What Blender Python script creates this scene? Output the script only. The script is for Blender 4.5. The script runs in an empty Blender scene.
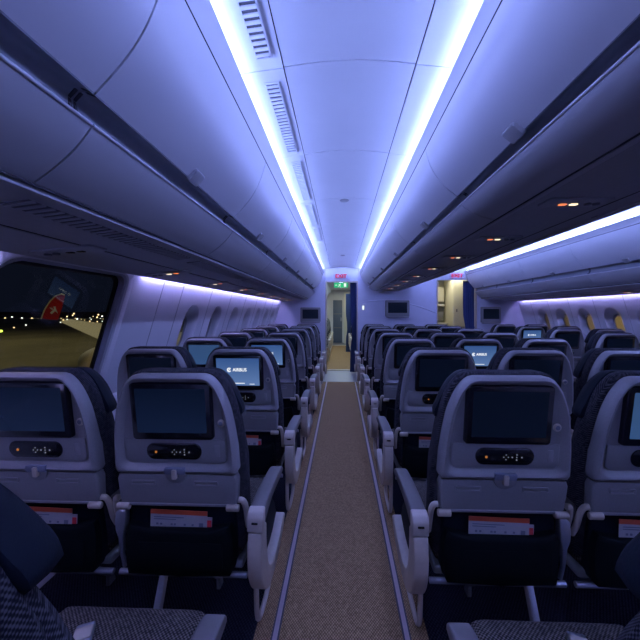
import bpy, bmesh, math, random
from mathutils import Vector, Matrix
random.seed(7)
S = bpy.context.scene
COL = S.collection
EYE = 1.346
# ------------------------------------------------------------------ camera
cd = bpy.data.cameras.new('camera'); cam = bpy.data.objects.new('camera', cd); COL.objects.link(cam)
cam.location = (0, 0, EYE)
cam.rotation_euler = (math.radians(90), 0, math.radians(2.2))
cd.sensor_width = 36; cd.lens = 350/640*36
cd.shift_x = -7.55/640; cd.shift_y = -8/640
cd.clip_start = 0.02; cd.clip_end = 2000
S.camera = cam
# ------------------------------------------------------------------ world
w = bpy.data.worlds.new('night'); S.world = w; w.use_nodes = True
bg = w.node_tree.nodes['Background']
bg.inputs[0].default_value = (0.012, 0.016, 0.035, 1); bg.inputs[1].default_value = 0.35
# ------------------------------------------------------------------ view
S.view_settings.view_transform = 'Standard'; S.view_settings.look = 'None'
S.view_settings.gamma = 1; S.view_settings.use_curve_mapping = False
S.view_settings.exposure = 0.0
S.cycles.use_denoising = True
S.cycles.max_bounces = 8; S.cycles.diffuse_bounces = 5; S.cycles.sample_clamp_indirect = 4
LED_COVE = 8.5      # ceiling LED tubes
LED_WALL = 12.0       # wall wash LED tubes
COVE_COL = (0.31, 0.41, 1.0)
WALL_COL = (0.38, 0.36, 1.0)

def area(name, loc, rot, sx, sy, power, col):
    l = bpy.data.lights.new(name, 'AREA'); l.shape = 'RECTANGLE'; l.size = sx; l.size_y = sy
    l.energy = power; l.color = col
    o = bpy.data.objects.new(name, l); o.location = loc; o.rotation_euler = rot; COL.objects.link(o); return o
area('apron_fill_lamp', (-50, 45, 22), (0, 0, 0), 80, 60, 8000, (1.0, 0.86, 0.50))  # unseen area lamp added above the apron to light the tarmac
area('apron_fill_lamp', (70, 25, 22), (0, 0, 0), 60, 60, 60000, (1.0, 0.72, 0.35))  # second unseen lamp, added to warm the ground outside the right windows
LED_DOWN = 36.0      # downward half of the ceiling LEDs
for cx_, sx_ in ((-0.357, 1), (0.393, -1), (2.27+0.357, -1), (2.02-0.393, 1)):
    o_ = area('cove_led_lamp', (cx_, 2.6, 1.346+0.868), (0, 0, 0), 9.9, 0.009, LED_DOWN, (0.27, 0.35, 1.0))
    z_ = Vector((-0.80*sx_, 0, 0.60)); x_ = Vector((0, 1, 0)); y_ = z_.cross(x_)
    o_.rotation_euler = Matrix((x_, y_, z_)).transposed().to_euler()
area('backdrop_fill_lamp', (30, 25, 8), (0, math.radians(-90), 0), 20, 90, 5000, (1.0, 0.62, 0.22))  # added lamp that warms the backdrop box outside the right windows
area('galley_lamp', (2.6, 8.9, 2.22), (0, 0, 0), 1.0, 0.5, 9, (1.0, 0.93, 0.72))
area('corridor_lamp', (0.0, 10.5, 2.24), (0, 0, 0), 0.35, 4.5, 45, (0.70, 0.92, 1.0))
area('vestibule_lamp', (0.15, 14.3, 2.2), (0, 0, 0), 0.5, 0.5, 4, (1.0, 0.95, 0.7))

# ------------------------------------------------------------------ materials
def mat(name, col, rough=0.5, metal=0.0, emit=None, estr=0.0, spec=0.5, noise=None, bump=None):
    m = bpy.data.materials.new(name); m.use_nodes = True
    nt = m.node_tree; b = nt.nodes['Principled BSDF']
    b.inputs['Base Color'].default_value = (*col, 1); b.inputs['Roughness'].default_value = rough
    b.inputs['Metallic'].default_value = metal; b.inputs['Specular IOR Level'].default_value = spec
    if emit: b.inputs['Emission Color'].default_value = (*emit, 1); b.inputs['Emission Strength'].default_value = estr
    tc = nt.nodes.new('ShaderNodeTexCoord')
    n = nt.nodes.new('ShaderNodeTexNoise'); n.inputs['Scale'].default_value = noise[0] if noise else 60
    n.inputs['Detail'].default_value = 3
    nt.links.new(tc.outputs['Object'], n.inputs['Vector'])
    amt = noise[1] if noise else 0.04
    r = nt.nodes.new('ShaderNodeValToRGB')
    r.color_ramp.elements[0].position = 0.3; r.color_ramp.elements[1].position = 0.7
    r.color_ramp.elements[0].color = (*[c*(1-amt) for c in col], 1); r.color_ramp.elements[1].color = (*[min(1, c*(1+amt)) for c in col], 1)
    nt.links.new(n.outputs['Fac'], r.inputs['Fac']); nt.links.new(r.outputs['Color'], b.inputs['Base Color'])
    if bump:
        n2 = nt.nodes.new('ShaderNodeTexNoise'); n2.inputs['Scale'].default_value = bump[0]
        nt.links.new(tc.outputs['Object'], n2.inputs['Vector'])
        bp = nt.nodes.new('ShaderNodeBump'); bp.inputs['Strength'].default_value = bump[1]; bp.inputs['Distance'].default_value = 0.002
        nt.links.new(n2.outputs['Fac'], bp.inputs['Height']); nt.links.new(bp.outputs['Normal'], b.inputs['Normal'])
    return m

def woven(name, c1, c2, sx, sz, rough=0.9, axis='XY', bump=0.4):
    """dotted weave from two sine waves"""
    m = bpy.data.materials.new(name); m.use_nodes = True
    nt = m.node_tree; b = nt.nodes['Principled BSDF']; b.inputs['Roughness'].default_value = rough
    b.inputs['Specular IOR Level'].default_value = 0.06
    tc = nt.nodes.new('ShaderNodeTexCoord'); sp = nt.nodes.new('ShaderNodeSeparateXYZ')
    nt.links.new(tc.outputs['Object'], sp.inputs[0])
    def osc(sock, f):
        a = nt.nodes.new('ShaderNodeMath'); a.operation = 'MULTIPLY'; a.inputs[1].default_value = f*6.283
        nt.links.new(sock, a.inputs[0]); s = nt.nodes.new('ShaderNodeMath'); s.operation = 'SINE'
        nt.links.new(a.outputs[0], s.inputs[0]); return s.outputs[0]
    if axis == 'XY':
        a, c = osc(sp.outputs[0], sx), osc(sp.outputs[1], sz)
    else:
        ad = nt.nodes.new('ShaderNodeMath'); ad.operation = 'ADD'
        nt.links.new(sp.outputs[0], ad.inputs[0]); nt.links.new(sp.outputs[1], ad.inputs[1])
        ad2 = nt.nodes.new('ShaderNodeMath'); ad2.operation = 'ADD'
        nt.links.new(sp.outputs[2], ad2.inputs[0]); ad2.inputs[1].default_value = 0
        sb = nt.nodes.new('ShaderNodeMath'); sb.operation = 'SUBTRACT'
        nt.links.new(sp.outputs[2], sb.inputs[0]); sb.inputs[1].default_value = 0
        a, c = osc(ad.outputs[0], sx), osc(sb.outputs[0], sz)
    mu = nt.nodes.new('ShaderNodeMath'); mu.operation = 'MULTIPLY'; nt.links.new(a, mu.inputs[0]); nt.links.new(c, mu.inputs[1])
    n = nt.nodes.new('ShaderNodeTexNoise'); n.inputs['Scale'].default_value = 90; nt.links.new(tc.outputs['Object'], n.inputs['Vector'])
    ad3 = nt.nodes.new('ShaderNodeMath'); ad3.operation = 'MULTIPLY_ADD'; ad3.inputs[1].default_value = 0.45; 
    nt.links.new(mu.outputs[0], ad3.inputs[0]); nt.links.new(n.outputs['Fac'], ad3.inputs[2])
    r = nt.nodes.new('ShaderNodeValToRGB'); r.color_ramp.elements[0].position = 0.35; r.color_ramp.elements[1].position = 0.85
    r.color_ramp.elements[0].color = (*c1, 1); r.color_ramp.elements[1].color = (*c2, 1)
    nt.links.new(ad3.outputs[0], r.inputs['Fac']); nt.links.new(r.outputs['Color'], b.inputs['Base Color'])
    bp = nt.nodes.new('ShaderNodeBump'); bp.inputs['Strength'].default_value = bump; bp.inputs['Distance'].default_value = 0.002
    nt.links.new(ad3.outputs[0], bp.inputs['Height']); nt.links.new(bp.outputs['Normal'], b.inputs['Normal'])
    return m

def emis(name, col, s):
    m = bpy.data.materials.new(name); m.use_nodes = True; nt = m.node_tree
    for n in list(nt.nodes): nt.nodes.remove(n)
    e = nt.nodes.new('ShaderNodeEmission'); o = nt.nodes.new('ShaderNodeOutputMaterial')
    e.inputs[0].default_value = (*col, 1); e.inputs[1].default_value = s
    nt.links.new(e.outputs[0], o.inputs[0]); return m

M = {}
M['panel'] = mat('white_cabin_panel', (0.70, 0.71, 0.74), 0.45, noise=(3, .02))
M['bin'] = mat('white_bin_plastic', (0.68, 0.68, 0.72), 0.38, noise=(3, .02))
M['bucket'] = mat('grey_bin_bucket', (0.50, 0.50, 0.53), 0.45, noise=(3, .02))
M['recess'] = mat('grey_handle_channel', (0.24, 0.25, 0.28), 0.5)
M['service'] = mat('grey_service_panel', (0.42, 0.42, 0.44), 0.5)
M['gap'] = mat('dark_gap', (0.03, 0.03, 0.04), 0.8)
M['latch'] = mat('grey_latch', (0.40, 0.40, 0.42), 0.4)
M['vent'] = mat('dark_vent', (0.09, 0.09, 0.11), 0.6)
M['wall'] = mat('white_wall_panel', (0.78, 0.77, 0.80), 0.5, noise=(4, .02))
M['shell'] = mat('grey_seat_shell', (0.27, 0.255, 0.255), 0.36, noise=(200, .05), bump=(400, .12))
M['shell_face'] = mat('grey_shell_face', (0.225, 0.215, 0.215), 0.42, noise=(200, .05), bump=(400, .12))
M['silver'] = mat('pale_grey_plastic', (0.56, 0.47, 0.38), 0.35)
M['trim_grey'] = mat('warm_grey_plastic', (0.55, 0.46, 0.38), 0.4)
M['metal'] = mat('brushed_metal', (0.55, 0.56, 0.60), 0.3, 0.8)
M['black'] = mat('black_gloss', (0.006, 0.007, 0.01), 0.18)
M['pad'] = mat('armrest_pad', (0.12, 0.105, 0.10), 0.5, bump=(300, .1))
M['leather'] = mat('navy_leather', (0.004, 0.007, 0.013), 0.65, spec=0.10, bump=(250, .3))
M['pocket'] = mat('black_pocket', (0.002, 0.004, 0.005), 0.65, spec=0.10, bump=(250, .3))
M['fabric'] = woven('charcoal_weave', (0.007, 0.008, 0.013), (0.070, 0.066, 0.072), 110, 130, axis='XZ')
M['cushion'] = woven('cushion_weave', (0.02, 0.019, 0.02), (0.16, 0.135, 0.115), 90, 90)
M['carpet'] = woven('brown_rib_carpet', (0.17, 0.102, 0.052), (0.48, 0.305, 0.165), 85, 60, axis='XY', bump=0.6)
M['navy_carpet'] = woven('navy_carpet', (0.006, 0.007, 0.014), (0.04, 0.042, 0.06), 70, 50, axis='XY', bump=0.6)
M['strip'] = mat('floor_path_strip', (0.55, 0.42, 0.44), 0.5)
M['strip_edge'] = mat('floor_strip_edge', (0.05, 0.04, 0.06), 0.6)
M['threshold'] = mat('grey_vinyl', (0.20, 0.19, 0.24), 0.4)
M['bulk'] = mat('lavender_laminate', (0.66, 0.64, 0.74), 0.5, noise=(5, .03))
M['curtain'] = mat('blue_curtain', (0.035, 0.06, 0.17), 0.9, bump=(200, .3))
M['white'] = mat('white_print', (0.75, 0.75, 0.76), 0.5)
M['paper'] = mat('white_paper', (0.42, 0.40, 0.40), 0.6)
M['orange'] = mat('orange_print', (0.50, 0.075, 0.03), 0.5)
M['red'] = mat('red_print', (0.55, 0.03, 0.04), 0.5)
M['ink'] = mat('grey_print', (0.16, 0.17, 0.22), 0.6)
M['cream'] = mat('cream_laminate', (0.72, 0.70, 0.58), 0.45)
M['steel'] = mat('steel_worktop', (0.22, 0.22, 0.22), 0.4, 0.3)
M['led'] = emis('cove_led', COVE_COL, LED_COVE*7)
M['led_wall'] = emis('wall_led', WALL_COL, LED_WALL*7)
M['lamp_white'] = emis('reading_lamp_glow', (1, 0.80, 0.55), 1.6)
M['lamp_red'] = emis('sign_lamp_glow', (1, 0.26, 0.10), 1.1)
M['icon'] = emis('icon_glow', (0.75, 0.80, 1), 0.22)
M['icon_orange'] = emis('icon_orange_glow', (1, 0.35, 0.08), 0.4)
M['exit_red'] = emis('exit_red_glow', (0.85, 0.02, 0.08), 0.8)
M['exit_plate'] = mat('exit_plate', (0.62, 0.60, 0.68), 0.5)
M['exit_green'] = emis('exit_green_glow', (0.03, 0.55, 0.25), 0.9)
M['exit_white'] = emis('exit_white_glow', (0.9, 1.0, 0.9), 1.0)
M['logo'] = emis('screen_white', (0.9, 0.95, 1.0), 1.0)
M['tarmac'] = mat('olive_tarmac', (0.16, 0.14, 0.075), 0.9, noise=(0.08, .35))
M['wing'] = mat('wing_paint', (0.55, 0.52, 0.38), 0.4)
M['wing_red'] = mat('winglet_red', (0.55, 0.02, 0.025), 0.4, emit=(0.6, 0.02, 0.02), estr=0.0)
M['far_dark'] = mat('far_building', (0.03, 0.03, 0.035), 0.8)
M['city_warm'] = emis('airport_lamp_warm', (1, 0.68, 0.30), 3)
M['city_white'] = emis('airport_lamp_white', (1, 0.95, 0.8), 3)
M['city_green'] = emis('airport_lamp_yellow', (0.8, 1.0, 0.1), 3)
M['door_blue'] = mat('blue_grey_door', (0.10, 0.13, 0.20), 0.5)
M['frame'] = mat('window_frame_plastic', (0.42, 0.42, 0.46), 0.4)
M['rubber'] = mat('black_rubber', (0.01, 0.01, 0.012), 0.6)

def screen_mat(name, c0, c1, s):
    m = bpy.data.materials.new(name); m.use_nodes = True; nt = m.node_tree
    b = nt.nodes['Principled BSDF']; b.inputs['Base Color'].default_value = (0.004, 0.006, 0.012, 1); b.inputs['Roughness'].default_value = 0.12; b.inputs['Specular IOR Level'].default_value = 0.15
    tc = nt.nodes.new('ShaderNodeTexCoord'); sp = nt.nodes.new('ShaderNodeSeparateXYZ'); nt.links.new(tc.outputs['Generated'], sp.inputs[0])
    r = nt.nodes.new('ShaderNodeValToRGB'); r.color_ramp.elements[0].color = (*c0, 1); r.color_ramp.elements[1].color = (*c1, 1)
    nt.links.new(sp.outputs[2], r.inputs['Fac']); nt.links.new(r.outputs['Color'], b.inputs['Emission Color']); b.inputs['Emission Strength'].default_value = s*(0.45 if s == 1.0 and c1[0] < 0.01 else 1)
    return m
M['screen_off_sheen'] = screen_mat('screen_dim', (0.0035, 0.0075, 0.020), (0.003, 0.006, 0.015), 1.0)  # faint emission gradient stands in for the bluish reflection on unlit screens
M['screen_dim'] = screen_mat('screen_blue_dim', (0.010, 0.022, 0.07), (0.004, 0.010, 0.03), 1.0)
M['screen_on'] = screen_mat('screen_lit', (0.11, 0.20, 0.42), (0.035, 0.09, 0.26), 0.95)
M['screen_side'] = screen_mat('screen_steel_blue', (0.03, 0.075, 0.19), (0.03, 0.07, 0.17), 1.0)

def glass(name, tint, refl=0.08):
    m = bpy.data.materials.new(name); m.use_nodes = True; nt = m.node_tree
    for n in list(nt.nodes): nt.nodes.remove(n)
    t = nt.nodes.new('ShaderNodeBsdfTransparent'); t.inputs[0].default_value = (*tint, 1)
    g = nt.nodes.new('ShaderNodeBsdfGlossy'); g.inputs['Roughness'].default_value = 0.02
    f = nt.nodes.new('ShaderNodeFresnel'); f.inputs[0].default_value = 1.35
    mx = nt.nodes.new('ShaderNodeMixShader'); o = nt.nodes.new('ShaderNodeOutputMaterial')
    mu = nt.nodes.new('ShaderNodeMath'); mu.operation = 'MULTIPLY'; mu.inputs[1].default_value = refl
    nt.links.new(f.outputs[0], mu.inputs[0]); nt.links.new(mu.outputs[0], mx.inputs[0])
    nt.links.new(t.outputs[0], mx.inputs[1]); nt.links.new(g.outputs[0], mx.inputs[2]); nt.links.new(mx.outputs[0], o.inputs[0])
    return m
M['glass'] = glass('window_glass', (0.85, 0.88, 0.9), 0.08)

# ------------------------------------------------------------------ mesh helpers
class MB:
    def __init__(s): s.v = []; s.f = []
    def add(s, vs, fs):
        n = len(s.v); s.v += [tuple(v) for v in vs]; s.f += [tuple(i+n for i in f) for f in fs]; return s
    def box(s, x0, x1, y0, y1, z0, z1):
        return s.add([(x0,y0,z0),(x1,y0,z0),(x1,y1,z0),(x0,y1,z0),(x0,y0,z1),(x1,y0,z1),(x1,y1,z1),(x0,y1,z1)],
                     [(0,3,2,1),(4,5,6,7),(0,1,5,4),(1,2,6,5),(2,3,7,6),(3,0,4,7)])
    def tube(s, pts, r, n=8, cap=True):
        pts = [Vector(p) for p in pts]; rings = []; up = None
        for i, p in enumerate(pts):
            t = (pts[min(i+1, len(pts)-1)] - pts[max(i-1, 0)]).normalized()
            if up is None: up = t.orthogonal().normalized()
            up = (up - t*up.dot(t)).normalized(); sd = t.cross(up)
            rr = r[i] if isinstance(r, (list, tuple)) else r
            rings.append([p + (up*math.cos(a) + sd*math.sin(a))*rr for a in [2*math.pi*k/n for k in range(n)]])
        vs = [v for R in rings for v in R]; fs = []
        for i in range(len(rings)-1):
            for k in range(n): fs.append((i*n+k, i*n+(k+1) % n, (i+1)*n+(k+1) % n, (i+1)*n+k))
        if cap: fs.append(tuple(range(n-1, -1, -1))); fs.append(tuple((len(rings)-1)*n+k for k in range(n)))
        return s.add(vs, fs)
    def loops(s, rings, cap0=True, cap1=True):
        n = len(rings[0]); vs = [v for R in rings for v in R]; fs = []
        for i in range(len(rings)-1):
            for k in range(n): fs.append((i*n+k, i*n+(k+1) % n, (i+1)*n+(k+1) % n, (i+1)*n+k))
        if cap0: fs.append(tuple(range(n-1, -1, -1)))
        if cap1: fs.append(tuple((len(rings)-1)*n+k for k in range(n)))
        return s.add(vs, fs)
    def prism_x(s, yz, x0, x1):      # polygon in YZ swept along X
        return s.loops([[(x0, y, z) for y, z in yz], [(x1, y, z) for y, z in yz]])
    def prism_y(s, xz, y0, y1):      # polygon in XZ swept along Y
        return s.loops([[(x, y0, z) for x, z in xz], [(x, y1, z) for x, z in xz]])
    def mesh(s, name, m, bevel=0, smooth=False, fn=None, seg=2):
        me = bpy.data.meshes.new(name); vs = s.v
        if fn: vs = [fn(*v) for v in vs]
        me.from_pydata(vs, [], s.f)
        bm = bmesh.new(); bm.from_mesh(me)
        bmesh.ops.recalc_face_normals(bm, faces=bm.faces)
        if bevel:
            es = [e for e in bm.edges if len(e.link_faces) == 2 and e.calc_face_angle(0) > 0.5]
            bmesh.ops.bevel(bm, geom=es, offset=bevel, segments=seg, affect='EDGES', profile=0.5, clamp_overlap=True)
        bm.to_mesh(me); bm.free()
        if smooth or bevel:
            for p in me.polygons: p.use_smooth = True
            me.set_sharp_from_angle(angle=math.radians(50))
        me.materials.append(m); return me
    def obj(s, name, m, parent=None, **k):
        o = bpy.data.objects.new(name, s.mesh(name, m, **k)); COL.objects.link(o)
        if parent: o.parent = parent
        return o
def tag(o, label=None, cat=None, group=None, kind=None):
    if label: o['label'] = label
    if cat: o['category'] = cat
    if group: o['group'] = group
    if kind: o['kind'] = kind
    return o
def empty(name, loc, label, cat, group=None):
    o = bpy.data.objects.new(name, None); COL.objects.link(o); o.location = loc; o.empty_display_size = 0.1
    return tag(o, label, cat, group)
def struct(o): o['kind'] = 'structure'; return o
def rrect(x0, x1, z0, z1, r, n=5):
    if not isinstance(r, (list, tuple)): r = [r]*4
    out = []
    for (cx, cz, a0, rr) in ((x1-r[0], z1-r[0], 0, r[0]), (x0+r[1], z1-r[1], 90, r[1]), (x0+r[2], z0+r[2], 180, r[2]), (x1-r[3], z0+r[3], 270, r[3])):
        for k in range(n+1):
            a = math.radians(a0 + 90*k/n); out.append((cx+rr*math.cos(a), cz+rr*math.sin(a)))
    return out
def smooth_poly(pts, n=6):           # open Catmull-Rom
    P = [Vector(p) for p in pts]; P = [P[0]*2-P[1]] + P + [P[-1]*2-P[-2]]; out = []
    for i in range(1, len(P)-2):
        for k in range(n):
            t = k/n; a, b, c, d = P[i-1], P[i], P[i+1], P[i+2]
            out.append(tuple(0.5*((2*b)+(c-a)*t+(2*a-5*b+4*c-d)*t*t+(3*b-a-3*c+d)*t**3)))
    out.append(tuple(P[-2])); return out
def resample(pts, n):
    P = [Vector(p) for p in pts]; L = [0]
    for a, b in zip(P, P[1:]): L.append(L[-1]+(b-a).length)
    out = []; j = 0
    for k in range(n):
        t = L[-1]*k/(n-1)
        while j < len(L)-2 and L[j+1] < t: j += 1
        d = L[j+1]-L[j]; u = 0 if d == 0 else (t-L[j])/d
        out.append(tuple(P[j].lerp(P[j+1], min(1, max(0, u)))))
    return out
def text_mesh(body, size, name='lettering', bold=0.0):
    c = bpy.data.curves.new(name, 'FONT'); c.body = body; c.size = size; c.align_x = 'CENTER'; c.align_y = 'CENTER'
    c.extrude = size*0.02; c.offset = bold
    o = bpy.data.objects.new(name, c); COL.objects.link(o)
    dg = bpy.context.evaluated_depsgraph_get(); me = bpy.data.meshes.new_from_object(o.evaluated_get(dg))
    bpy.data.objects.remove(o); bpy.data.curves.remove(c)
    me.transform(Matrix.Rotation(math.radians(90), 4, 'X'))
    return me
def sheet(prof, y0, y1, thick=0.012, out=1):
    """a profile (x,z above eye) swept along y, given thickness on one side"""
    P = [Vector((x, z+EYE)) for x, z in prof]; Q = []
    for i, p in enumerate(P):
        t = (P[min(i+1, len(P)-1)]-P[max(i-1, 0)]).normalized(); nrm = Vector((-t.y, t.x))*out
        Q.append(p+nrm*thick)
    poly = [(p.x, p.y) for p in P] + [(q.x, q.y) for q in reversed(Q)]
    return MB().prism_y(poly, y0, y1)

YA, YB = -2.4, 7.6      # cabin from rear wall to front bulkhead
MX = 2.27               # mirror: x' = MX - x
DXR = 0.19              # right wall stands this much further out
def mir(p): return [(MX-x, z) for x, z in p]
MC = 2.02               # mirror of the centre bins' near face
def mirc(p): return [(MC-x, z) for x, z in p]
AX = 2.216              # middle of the far aisle

# ------------------------------------------------------------------ floor
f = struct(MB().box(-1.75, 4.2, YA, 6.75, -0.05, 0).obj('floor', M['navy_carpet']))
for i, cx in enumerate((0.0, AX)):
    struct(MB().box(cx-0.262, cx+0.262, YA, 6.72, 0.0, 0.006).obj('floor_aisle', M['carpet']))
    struct(MB().box(cx-0.36, cx-0.29, YA, 6.72, 0.0, 0.004).obj('floor_aisle_edge', M['carpet']))
    struct(MB().box(cx+0.29, cx+0.36, YA, 6.72, 0.0, 0.004).obj('floor_aisle_edge', M['carpet']))
    for sgn in (-1, 1):
        x = cx+sgn*0.272
        e = struct(MB().box(x-0.017, x+0.017, YA, 6.72, 0.0, 0.007).obj('trim_1', M['strip_edge'])); e.name = 'trim_%d' % (2*i+(sgn > 0)+1)
        st = MB().box(x-0.0095, x+0.0095, YA, 6.72, 0.007, 0.010).obj('path_marking', M['strip'])
        tag(st, 'pale lavender floor path strip along the %s side of the %s aisle' % ('left' if sgn < 0 else 'right', 'near' if i == 0 else 'far right'), 'floor strip', 'floor path strips')
struct(MB().box(-1.75, 4.2, 6.75, 8.1, -0.05, 0.002).obj('floor_threshold', M['threshold']))
struct(MB().box(-0.32, 0.36, 8.03, 8.1, 0.0, 0.02).obj('trim_5', M['silver'], bevel=0.005))

# ------------------------------------------------------------------ ceiling, coves
LIP_L = [(-0.397, 0.797), (-0.388, 0.825), (-0.362, 0.860), (-0.372, 0.852), (-0.42, 0.845), (-0.53, 0.85)]
COVE_L = [(-0.54, 0.875), (-0.43, 0.922), (-0.33, 0.938), (-0.225, 0.950)]
CEIL = [(-0.221, 0.953), (-0.10, 0.968), (0.035, 0.974), (0.16, 0.968), (0.286, 0.953)]
LIP_C = [(0.421, 0.817), (0.411, 0.843), (0.398, 0.870), (0.408, 0.862), (0.45, 0.855), (0.56, 0.86)]
COVE_C = [(0.56, 0.880), (0.46, 0.925), (0.38, 0.939), (0.290, 0.950)]
ceil_seams = [YA, -1.2, -0.35, 0.5, 1.355, 2.11, 2.99, 3.86, 4.7, 5.5, 6.3, 7.0, YB]
for mi in (0, 1):
    fx = (lambda p: p) if mi == 0 else mir
    sg = 1 if mi == 0 else -1
    fc = fx if mi == 0 else mirc
    fm = fx if mi == 0 else (lambda p: [(2.491-(x+0.221)*0.757/0.507, z) for x, z in p])
    for a, b in zip(ceil_seams, ceil_seams[1:]):
        struct(sheet(fm(resample(smooth_poly(CEIL), 14)), a+0.003, b-0.003, 0.012, sg).obj('ceiling', M['panel'], smooth=True))
        struct(sheet(fx(resample(smooth_poly(COVE_L), 8)), a+0.002, b-0.002, 0.01, sg).obj('ceiling_cove', M['panel'], smooth=True))
        struct(sheet(fc(resample(smooth_poly(COVE_C), 8)), a+0.002, b-0.002, 0.01, -sg).obj('ceiling_cove', M['panel'], smooth=True))
    struct(sheet(fx([(-0.60, 1.0), (0.035, 1.03), (0.6, 1.0)]), YA, YB, 0.03, sg).obj('ceiling_void', M['gap']))
    # fixed lips above the bins
    struct(sheet(fx(LIP_L), YA, YB, 0.004, sg).obj('trim_bin_lip', M['bin'], smooth=True))
    struct(sheet(fc(LIP_C), YA, YB, 0.004, -sg).obj('trim_bin_lip', M['bin'], smooth=True))
    # LED tubes
    for j, (x, z) in enumerate([(-0.402, 0.868), (0.440, 0.878)]):
        X = (fx, fc)[j]([(x, z)])[0]
        mb = MB(); pts = [(X[0], y, X[1]+EYE) for y in [YA+0.05+k*(YB-YA-0.1)/24 for k in range(25)]]
        mb.tube(pts, 0.007, 6)
        o = mb.obj('led_tube', M['led'])
        tag(o, 'bright bluish light tube on the %s of the %s ceiling' % (('left', 'right')[j if mi == 0 else 1-j], ('near aisle', 'far right aisle')[mi]), 'ceiling light', 'ceiling light tubes')
# air vents in the left cove
for k, (a, b) in enumerate([(-0.3, 0.45), (0.56, 1.28), (1.43, 2.05), (2.19, 2.92), (3.08, 3.78), (3.95, 4.62)]):
    t = empty('air_vent', (-0.285, (a+b)/2, 0.942+EYE), ('slatted ceiling air vent, %s from the camera beside the left light tube' %
              ['first behind overhead', 'nearest in view', 'second', 'third', 'fourth', 'fifth'][k]), 'vent', 'ceiling air vents')
    sl = math.atan2(0.012, 0.105)
    def fn(x, y, z, c=math.cos(sl), s=math.sin(sl)): return (x*c-z*s, y, x*s+z*c)
    h = (b-a)/2
    MB().box(-0.025, 0.025, -h, h, -0.004, 0.0).obj('backing', M['vent'], t, fn=fn)
    fr = MB(); fr.box(-0.029, -0.025, -h-.004, h+.004, -0.007, 0.0); fr.box(0.025, 0.029, -h-.004, h+.004, -0.007, 0.0)
    fr.box(-0.025, 0.025, -h-.004, -h, -0.007, 0); fr.box(-0.025, 0.025, h, h+.004, -0.007, 0)
    n = int((b-a)/0.028)
    for i in range(n):
        y = -h+(i+0.5)*(b-a)/n; fr.box(-0.025, 0.025, y-0.006, y+0.006, -0.009, -0.003)
    fr.obj('slats', M['panel'], t, fn=fn)

# ------------------------------------------------------------------ overhead bins
DOOR_L = [(-0.397, 0.792), (-0.413, 0.735), (-0.438, 0.670), (-0.472, 0.610), (-0.516, 0.555), (-0.566, 0.503)]
REC_L = [(-0.568, 0.500), (-0.600, 0.512), (-0.622, 0.490), (-0.612, 0.452), (-0.580, 0.428)]
BUC_L = [(-0.573, 0.430), (-0.580, 0.418), (-0.615, 0.375), (-0.665, 0.332), (-0.712, 0.300)]
DOOR_C = [(0.421, 0.812), (0.432, 0.760), (0.456, 0.705), (0.490, 0.653), (0.530, 0.610), (0.574, 0.574)]
REC_C = [(0.576, 0.572), (0.604, 0.590), (0.628, 0.575), (0.625, 0.548), (0.604, 0.534)]
BUC_C = [(0.598, 0.537), (0.604, 0.524), (0.640, 0.496), (0.695, 0.472), (0.758, 0.456)]
def bin_unit(y0, y1, side, prof, m, label, group, latch=True):
    d, r, b = prof
    fx = (mir if side == 'L' else mirc) if m else (lambda p: p)
    sg = (-1 if side == 'L' else 1) * (-1 if m else 1)
    t = empty('overhead_bin', (fx(r[:1])[0][0], (y0+y1)/2, EYE+r[2][1]), label, 'overhead bin', group)
    loc = t.location
    def fn(x, y, z): return (x-loc.x, y-loc.y, z-loc.z)
    sheet(fx(resample(smooth_poly(d), 16)), y0+.003, y1-.003, 0.012, sg).obj('door', M['bin'], t, smooth=True, fn=fn)
    sheet(fx(resample(smooth_poly(r), 8)), y0+.002, y1-.002, 0.008, sg).obj('handle_channel', M['recess'], t, smooth=True, fn=fn)
    sheet(fx(resample(smooth_poly(b), 12)), y0+.003, y1-.003, 0.012, sg).obj('bucket', M['bucket'], t, smooth=True, fn=fn)
    q0 = fx([b[0]])[0]
    MB().tube([(q0[0], y0+.003, q0[1]+EYE+.001), (q0[0], y1-.003, q0[1]+EYE+.001)], 0.0045, 8).obj('edge_highlight', M['bin'], t, smooth=True, fn=fn)  # pale bead added as the highlight along the bucket's top edge
    for yy in (y0+.004, y1-.012):
        bx = d[-1][0] + (-0.35 if side == 'L' else 0.36)
        poly = [(x, z+EYE) for x, z in fx([(bx, d[0][1])] + d + r + b + [(bx, b[-1][1])])]
        # end wall kept just inside the skins
        cxm = sum(p[0] for p in poly)/len(poly); czm = sum(p[1] for p in poly)/len(poly)
        poly = [(cxm+(x-cxm)*0.955, czm+(z-czm)*0.955) for x, z in poly]
        MB().prism_y(poly, yy, yy+.008).obj('end_panel', M['gap'], t, fn=fn)
    if latch:
        e = d[-1]; p0 = d[-2]
        ex, ez = fx([e])[0]; px_, pz_ = fx([p0])[0]
        dx, dz = px_-ex, pz_-ez; L = math.hypot(dx, dz); dx /= L; dz /= L
        nx, nz = (dz, -dx) if (dz*(1 if side == 'L' else -1)*(-1 if m else 1)) > 0 else (-dz, dx)
        if nz > 0: nx, nz = -nx, -nz
        mb = MB(); yc = (y0+y1)/2
        rr = rrect(-0.036, 0.036, -0.012, 0.042, 0.012)
        mb.loops([[(ex+dx*v+nx*h, yc+u, EYE+ez+dz*v+nz*h) for u, v in rr] for h in (-0.004, 0.014)])
        mb.obj('latch', M['latch'], t, bevel=0.003, fn=fn)
    return t
def ordl(k): return ['nearest', 'second', 'third', 'fourth', 'fifth', 'sixth', 'seventh', 'eighth', 'ninth'][k]
yl = [0.785+1.05*k for k in range(-3, 7)] + [YB-0.03]
yl[0] = YA
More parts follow.
